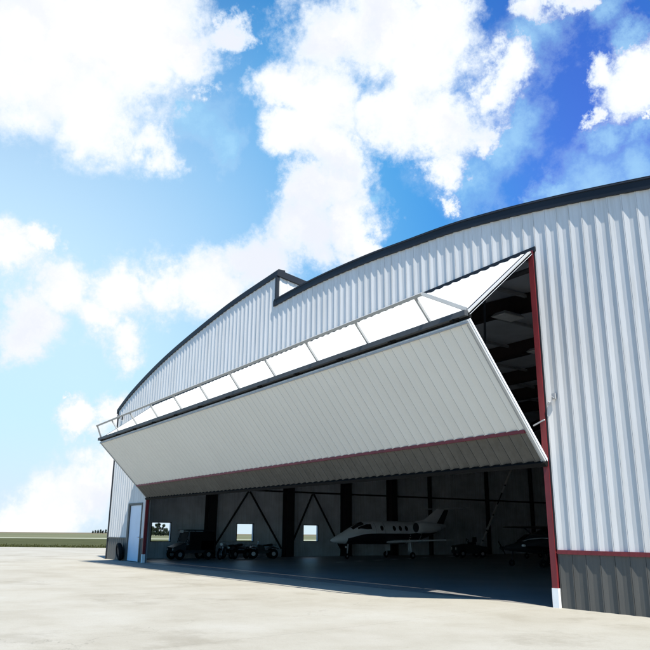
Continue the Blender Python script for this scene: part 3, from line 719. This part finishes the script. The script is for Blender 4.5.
# ------------------------------------------------------------------ propeller aircraft
def prop_plane(label, loc, rz, high, mt, scale=1.0):
    r = empty('propeller_aircraft', label, 'airplane', loc, rz); r.scale = (scale,) * 3
    F = [(0.0, 1.15, 0.05, 0.05), (0.08, 1.15, 0.2, 0.2), (0.4, 1.17, 0.38, 0.36), (1.2, 1.2, 0.48, 0.44), (1.9, 1.35, 0.55, 0.58), (2.8, 1.42, 0.56, 0.62), (3.8, 1.40, 0.45, 0.48), (5.5, 1.42, 0.22, 0.24), (6.9, 1.45, 0.08, 0.12)]
    if not high:
        F = [(0.0, 1.02, 0.03, 0.03), (0.15, 1.03, 0.16, 0.12), (0.6, 1.06, 0.32, 0.22), (1.2, 1.12, 0.44, 0.32), (1.9, 1.22, 0.52, 0.46), (2.8, 1.26, 0.55, 0.52), (3.8, 1.22, 0.45, 0.42), (5.5, 1.3, 0.22, 0.22), (6.9, 1.4, 0.08, 0.1)]
    m = MB(); m.loft([ring(*f) for f in F]); fus = m.build('fuselage', mt, r, smooth=True)
    m = MB(); m.loft([ring(y, z, a, b) for y, z, a, b in ((1.25, 1.42, 0.2, 0.1), (1.7, 1.55, 0.42, 0.26), (2.4, 1.62, 0.46, 0.3), (3.1, 1.58, 0.36, 0.24), (3.7, 1.5, 0.1, 0.1))]); m.build('canopy', M['glass'], fus, smooth=True)
    wz = 2.0 if high else 1.0
    for s in (1, -1):
        m = MB(); airfoil(m, (0 if high else s * 0.3, 1.75, wz), (s * 4.6, 1.95, wz + (0.05 if high else 0.25)), 1.35, 0.95, 0.1, 0.05); w = m.build('wing', mt, r, smooth=True)
        m = MB(); m.tube([(s * 4.6, 2.1, wz + (0.05 if high else 0.25)), (s * 4.72, 2.25, wz + (0.05 if high else 0.25))], 0.06, 8); m.build('tip_light', M['white2'], w)
        if high:
            m = MB(); m.bar((s * 0.5, 2.1, 0.95), (s * 2.3, 2.15, wz), 0.04, 0.08); m.build('wing_strut', mt, r)
        m = MB(); airfoil(m, (0, 6.2, 1.5), (s * 1.5, 6.35, 1.5), 0.8, 0.55, 0.04, 0.03); m.build('tailplane', mt, r, smooth=True)
        m = MB(); m.tube([(s * 0.35, 2.4, 0.95), (s * 1.05, 2.5, 0.22)], 0.04, 8); g = m.build('landing_gear', mt, r)
        m = MB(); m.torus((s * 1.12, 2.5, 0.22), (1, 0, 0), 0.145, 0.075, 18, 8); m.build('tyre', M['rubber'], g, smooth=True)
    m = MB(); airfoil(m, (0, 5.8, 1.5), (0, 6.5, 2.55), 1.1, 0.55, 0.05, 0.03, True); m.build('fin', mt, r, smooth=True)
    m = MB(); m.tube([(0, 0.6, 0.95), (0, 0.5, 0.2)], 0.035, 8); g = m.build('nose_gear', mt, r)
    m = MB(); m.torus((0, 0.5, 0.19), (1, 0, 0), 0.12, 0.065, 18, 8); m.build('tyre', M['rubber'], g, smooth=True)
    m = MB(); m.tube([(0, -0.22, F[0][1]), (0, -0.1, F[0][1]), (0, 0.06, F[0][1])], [0.02, 0.1, 0.14], 14); sp = m.build('spinner', mt, r, smooth=True)
    m = MB(); c = F[0][1]
    for a in (25, 205):
        d = Vector((math.cos(math.radians(a)), 0, math.sin(math.radians(a)))); p = Vector((0, -0.05, c))
        m.bar(p + d * 0.05, p + d * 0.45, 0.03, 0.12, up=(-d.z, 0, d.x)); m.bar(p + d * 0.45, p + d * 0.9, 0.02, 0.10, up=(-d.z, 0, d.x))
    m.build('propeller', M['dark'], sp)
    return r
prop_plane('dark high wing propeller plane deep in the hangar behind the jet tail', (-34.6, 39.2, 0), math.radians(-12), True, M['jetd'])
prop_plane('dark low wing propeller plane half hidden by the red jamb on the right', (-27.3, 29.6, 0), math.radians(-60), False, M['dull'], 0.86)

# ------------------------------------------------------------------ ground vehicles on the left
def wheel(parent, x, y, r, w, name='wheel'):
    m = MB(); m.torus((x, y, r), (1, 0, 0), r * 0.68, r * 0.32, 22, 10); g = m.build(name, M['rubber'], parent, smooth=True)
    for v in g.data.vertices: v.co.x = x + (v.co.x - x) * w / (0.64 * r)
    m = MB(); m.tube([(x - w * 0.42, y, r), (x + w * 0.42, y, r)], r * 0.42, 14); m.build('rim', M['alu'], g)
    return g
def utv():
    r = empty('utility_buggy', 'dark roofed utility buggy parked by the first window behind the side door', 'buggy', (-40.9, 17.15, 0), 0); r.scale = (0.86, 0.86, 0.86)
    m = MB(); m.box(-0.7, 0.1, 0.42, 0.7, 2.6, 0.62); m.build('chassis', M['dark'], r, bevel=0.02)
    m = MB(); m.loft([[(-0.62, -0.15, 0.5), (0.62, -0.15, 0.5), (0.62, -0.15, 0.8), (-0.62, -0.15, 0.8)], [(-0.68, 0.7, 0.5), (0.68, 0.7, 0.5), (0.68, 0.7, 1.12), (-0.68, 0.7, 1.12)]]); m.build('bonnet', M['dark'], r, bevel=0.03)
    m = MB(); m.box(-0.72, 1.75, 0.62, 0.72, 2.75, 1.25); m.build('cargo_bed', M['dark'], r, bevel=0.02)
    m = MB(); m.box(-0.6, 1.05, 0.62, 0.6, 1.6, 0.92); m.box(-0.6, 1.5, 0.92, 0.6, 1.68, 1.45); m.build('seat', M['rubber'], r, bevel=0.04)
    for s in (-0.66, 0.66):
        m = MB(); m.tube([(s, 0.62, 1.1), (s, 0.85, 1.86)], 0.03, 8); m.build('roll_bar', M['dark'], r)
        m = MB(); m.tube([(s, 1.95, 0.9), (s, 1.9, 1.86)], 0.03, 8); m.build('roll_bar', M['dark'], r)
        m = MB(); m.tube([(s, 2.7, 1.2), (s, 2.6, 1.86)], 0.03, 8); m.build('roll_bar', M['dark'], r)
    m = MB(); m.box(-0.74, 0.6, 1.86, 0.74, 2.72, 1.93); m.build('roof', M['dark'], r, bevel=0.02)
    m = MB(); m.quad((-0.6, 0.66, 1.14), (0.6, 0.66, 1.14), (0.6, 0.84, 1.8), (-0.6, 0.84, 1.8)); m.build('windscreen', M['dull'], r)
    m = MB(); m.box(0.69, 0.9, 0.62, 0.72, 2.7, 1.8); m.build('side_curtain', M['rubber'], r)
    m = MB(); m.torus((0.25, 0.95, 1.2), (0, 1, 0.5), 0.17, 0.02, 16, 6); m.build('steering_wheel', M['rubber'], r, smooth=True)
    for s in (-0.45, 0.45):
        m = MB(); m.tube([(s, -0.17, 0.66), (s, -0.13, 0.66)], 0.08, 12); m.build('headlight', M['white2'], r)
    for s in (-0.7, 0.7):
        wheel(r, s, 0.25, 0.34, 0.24); wheel(r, s, 2.3, 0.34, 0.24)
    m = MB(); m.box(0.1, 0.42, 1.72, 0.3, 0.6, 1.9); m.build('roof_lamp', M['white2'], r)
    return r
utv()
def quad(label, loc, rz):
    r = empty('quad_bike', label, 'quad bike', loc, rz, 'quad bikes and motorcycle')
    for sx in (-0.42, 0.42):
        wheel(r, sx, 0.0, 0.29, 0.2); wheel(r, sx, 1.25, 0.29, 0.22)
    m = MB(); m.box(-0.16, -0.1, 0.3, 0.16, 1.4, 0.5); m.loft([[(-0.16, 0.25, 0.5), (0.16, 0.25, 0.5), (0.16, 0.8, 0.5), (-0.16, 0.8, 0.5)], [(-0.12, 0.3, 0.84), (0.12, 0.3, 0.84), (0.12, 0.7, 0.78), (-0.12, 0.7, 0.78)]]); m.build('body', M['dark'], r, bevel=0.02)
    for y0 in (-0.3, 0.95):
        m = MB(); m.loft([[(-0.55, y0, 0.55), (0.55, y0, 0.55), (0.55, y0, 0.59), (-0.55, y0, 0.59)], [(-0.5, y0 + 0.3, 0.68), (0.5, y0 + 0.3, 0.68), (0.5, y0 + 0.3, 0.72), (-0.5, y0 + 0.3, 0.72)], [(-0.55, y0 + 0.6, 0.58), (0.55, y0 + 0.6, 0.58), (0.55, y0 + 0.6, 0.62), (-0.55, y0 + 0.6, 0.62)]]); m.build('mudguard', M['dark'], r)
        m = MB()
        for k in range(5): m.tube([(-0.3 + 0.15 * k, y0 + 0.05, 0.80), (-0.3 + 0.15 * k, y0 + 0.5, 0.80)], 0.012, 6)
        m.tube([(-0.35, y0 + 0.05, 0.80), (0.35, y0 + 0.05, 0.80)], 0.014, 6); m.tube([(-0.35, y0 + 0.5, 0.80), (0.35, y0 + 0.5, 0.80)], 0.014, 6)
        m.tube([(0.3, y0 + 0.2, 0.65), (0.3, y0 + 0.2, 0.8)], 0.014, 6); m.tube([(-0.3, y0 + 0.2, 0.65), (-0.3, y0 + 0.2, 0.8)], 0.014, 6)
        m.build('cargo_rack', M['steel'], r)
    m = MB(); m.loft([[(-0.14, 0.65, 0.72), (0.14, 0.65, 0.72), (0.14, 0.65, 0.8), (-0.14, 0.65, 0.8)], [(-0.17, 1.25, 0.74), (0.17, 1.25, 0.74), (0.17, 1.25, 0.88), (-0.17, 1.25, 0.88)]]); m.build('saddle', M['rubber'], r, bevel=0.03)
    m = MB(); m.tube([(0, 0.28, 0.7), (0, 0.38, 0.98)], 0.02, 8); m.tube([(-0.36, 0.48, 1.02), (-0.15, 0.36, 1.0), (0.15, 0.36, 1.0), (0.36, 0.48, 1.02)], 0.016, 8); m.build('handlebar', M['alu'], r)
    for s in (-0.2, 0.2):
        m = MB(); m.tube([(s, -0.34, 0.66), (s, -0.28, 0.66)], 0.06, 10); m.build('headlight', M['white2'], r)
    return r
quad('dark quad bike parked below the second window', (-41.0, 22.4, 0), math.radians(-18))
quad('dark quad bike nearest the column, in front of the second window', (-40.6, 20.6, 0), math.radians(28))
def moto(label, loc, rz):
    r = empty('motorcycle', label, 'motorcycle', loc, rz, 'quad bikes and motorcycle')
    for y in (0, 1.35):
        m = MB(); m.torus((0, y, 0.31), (1, 0, 0), 0.26, 0.055, 26, 8); w = m.build('wheel', M['rubber'], r, smooth=True)
        m = MB(); m.torus((0, y, 0.31), (1, 0, 0), 0.20, 0.012, 24, 6); m.tube([(-0.06, y, 0.31), (0.06, y, 0.31)], 0.04, 8)
        for k in range(6):
            a = math.pi * k / 6; m.tube([(0, y + 0.2 * math.cos(a), 0.31 + 0.2 * math.sin(a)), (0, y - 0.2 * math.cos(a), 0.31 - 0.2 * math.sin(a))], 0.006, 4)
        m.build('rim', M['alu'], w)
    m = MB(); m.tube([(-0.07, 0, 0.31), (-0.07, 0.28, 0.92)], 0.025, 8); m.tube([(0.07, 0, 0.31), (0.07, 0.28, 0.92)], 0.025, 8); m.build('fork', M['alu'], r)
    m = MB(); m.tube([(-0.36, 0.42, 1.02), (-0.2, 0.3, 1.0), (0.2, 0.3, 1.0), (0.36, 0.42, 1.02)], 0.016, 8); m.build('handlebar', M['alu'], r)
    m = MB(); m.loft([ring(y, z, a, b, 14) for y, z, a, b in ((0.3, 0.78, 0.06, 0.06), (0.45, 0.8, 0.14, 0.11), (0.7, 0.78, 0.13, 0.1), (0.85, 0.74, 0.07, 0.05))]); m.build('fuel_tank', M['alu'], r, smooth=True)
    m = MB(); m.box(-0.12, 0.45, 0.28, 0.12, 0.85, 0.62); m.build('engine', M['dark'], r, bevel=0.03)
    m = MB(); m.loft([[(-0.1, 0.82, 0.7), (0.1, 0.82, 0.7), (0.1, 0.82, 0.78), (-0.1, 0.82, 0.78)], [(-0.13, 1.2, 0.7), (0.13, 1.2, 0.7), (0.13, 1.2, 0.8), (-0.13, 1.2, 0.8)], [(-0.08, 1.55, 0.8), (0.08, 1.55, 0.8), (0.08, 1.55, 0.84), (-0.08, 1.55, 0.84)]]); m.build('saddle', M['rubber'], r, bevel=0.02)
    m = MB(); m.tube([(0.12, 0.6, 0.35), (0.15, 0.9, 0.28), (0.17, 1.55, 0.42)], [0.025, 0.03, 0.045], 8); m.build('exhaust', M['alu'], r)
    m = MB(); m.tube([(0, 0.1, 0.85), (0, 0.2, 0.87)], [0.09, 0.06], 12); m.build('headlight', M['white2'], r)
    m = MB(); m.tube([(0, 0.28, 0.88), (0, 0.9, 0.42), (0, 1.35, 0.31)], 0.022, 8); m.build('frame', M['dark'], r)
    return r
moto('motorcycle with bright rims standing beside the dark column', (-39.9, 19.7, 0), math.radians(35))

# tow tug under the high wing plane
tg = empty('aircraft_tug', 'low dark aircraft tug with two lamps behind the jet tail', 'tug', (-38.2, 36.6, 0), math.radians(-25))
m = MB(); m.loft([[(-0.6, 0, 0.25), (0.6, 0, 0.25), (0.6, 0, 0.75), (-0.6, 0, 0.75)], [(-0.62, 0.9, 0.25), (0.62, 0.9, 0.25), (0.62, 0.9, 0.9), (-0.62, 0.9, 0.9)], [(-0.62, 2.2, 0.25), (0.62, 2.2, 0.25), (0.62, 2.2, 0.7), (-0.62, 2.2, 0.7)]]); m.build('body', M['dark'], tg, bevel=0.04)
m = MB(); m.box(-0.3, 1.1, 0.85, 0.3, 1.5, 1.0); m.box(-0.3, 1.45, 1.0, 0.3, 1.55, 1.35); m.build('seat', M['rubber'], tg, bevel=0.03)
for s in (-0.45, 0.45):
    m = MB(); m.tube([(s, -0.03, 0.58), (s, 0.02, 0.58)], 0.1, 12); m.build('headlight', M['white2'], tg)
for s in (-0.62, 0.62): wheel(tg, s, 0.4, 0.26, 0.2); wheel(tg, s, 1.8, 0.26, 0.2)
m = MB(); m.torus((0, 1.0, 1.1), (0, 1, 0.6), 0.16, 0.018, 16, 6); m.build('steering_wheel', M['rubber'], tg)

# ------------------------------------------------------------------ far trees
def tree_proto(seed, h, w):
    rnd = random.Random(seed)
    r = empty('far_tree', None, 'tree')
    m = MB(); m.tube([(0, 0, 0), (0.1, 0, h * 0.3), (0, 0.1, h * 0.6)], [h * 0.035, h * 0.025, h * 0.012], 7)
    for k in range(5):
        a = rnd.uniform(0, 6.28); z = h * rnd.uniform(0.25, 0.45); m.tube([(0, 0, z), (math.cos(a) * w * 0.3, math.sin(a) * w * 0.3, z + h * 0.25)], [h * 0.014, h * 0.006], 5)
    m.build('trunk', M['bark'], r)
    m = MB(); cl = []
    for k in range(22):
        a = rnd.uniform(0, 6.28); zz = rnd.uniform(0.10, 0.92); rr = w * 0.42 * math.sin(math.pi * min(1, (zz + 0.1) / 1.1)) * rnd.uniform(0.3, 1)
        cl.append((Vector((math.cos(a) * rr, math.sin(a) * rr, zz * h)), w * rnd.uniform(0.14, 0.26)))
    for k in range(3200):
        c, s = rnd.choice(cl); d = Vector((rnd.gauss(0, 1), rnd.gauss(0, 1), rnd.gauss(0, 0.9))).normalized() * s * rnd.uniform(0.4, 1.25)
        p = c + d; e1 = Vector((rnd.gauss(0, 1), rnd.gauss(0, 1), rnd.gauss(0, 1))).normalized(); e2 = e1.orthogonal().normalized(); q = h * 0.03 * rnd.uniform(0.6, 1.5)
        m.poly([p + e1 * q, p + e2 * q * 0.7, p - e1 * q, p - e2 * q * 0.7])
    m.build('crown', M['leafy'], r, fix=False)
    return r
P = [tree_proto(1, 6.5, 5), tree_proto(2, 8, 6), tree_proto(3, 9.5, 4.2)]
def ray_at(px, dist):                                          # ground spot at a bearing and distance
    d = CR @ Vector((px - 325, 325 - 531, -725)); d.z = 0; d.normalize(); return d * dist
TL = [(93, 640, 0, 0.34), (95.5, 650, 1, 0.31), (98, 640, 0, 0.43), (100.5, 645, 1, 0.37), (103, 640, 0, 0.40), (106, 640, 1, 0.37), (109, 640, 0, 0.43),
      (152, 250, 1, 0.34), (156, 240, 2, 0.38), (158.5, 245, 2, 0.41), (161, 250, 0, 0.28), (163.5, 240, 2, 0.37), (166, 250, 1, 0.28), (170, 250, 0, 0.31)]
used = set()
kinds = ['short round', 'broad', 'tall narrow']
where_l = ['at the far left end of the distant row beside the hangar corner', 'second in the distant row left of the hangar corner', 'third in the distant row left of the hangar corner', 'fourth in the distant row left of the hangar corner', 'fifth in the distant row left of the hangar corner', 'sixth in the distant row, touching hangar corner', 'last of the distant row, behind the hangar corner']
where_w = ['at the left edge of the first hangar window', 'second from the left through the first hangar window', 'third from the left through the first hangar window', 'in the middle of the first hangar window', 'third from the right through the first hangar window', 'second from the right through the first hangar window', 'at the right edge of the first hangar window']
for i, (px, d, k, s) in enumerate(TL):
    o = P[k] if k not in used else copy_tree(P[k]); used.add(k)
    p = ray_at(px, d); o.location = (p.x, p.y, -0.0034 * max(0, d - 318)); o.scale = (s, s, s); o.rotation_euler = (0, 0, i * 1.3)
    o['label'] = '%s tree %s' % (kinds[k], where_l[i] if i < 7 else where_w[i - 7]); o['group'] = 'distant dark trees'
# grass tufts standing on the near edge of the field
m = MB(); rnd = random.Random(3)
for k in range(9000):
    u = rnd.uniform(-60, 40); v = 70.6 + abs(rnd.gauss(0, 5)); p = U * u + V * v
    a = rnd.uniform(0, 3.14); e = Vector((math.cos(a), math.sin(a), 0)) * rnd.uniform(0.03, 0.08); hh = rnd.uniform(0.06, 0.16)
    m.poly([p - e, p + e, p + Vector((rnd.uniform(-.05, .05), rnd.uniform(-.05, .05), hh))])
tag(m.build('grass_tufts', M['grass1'], fix=False), 'short green grass along the edge of the concrete', 'grass', kind='stuff')
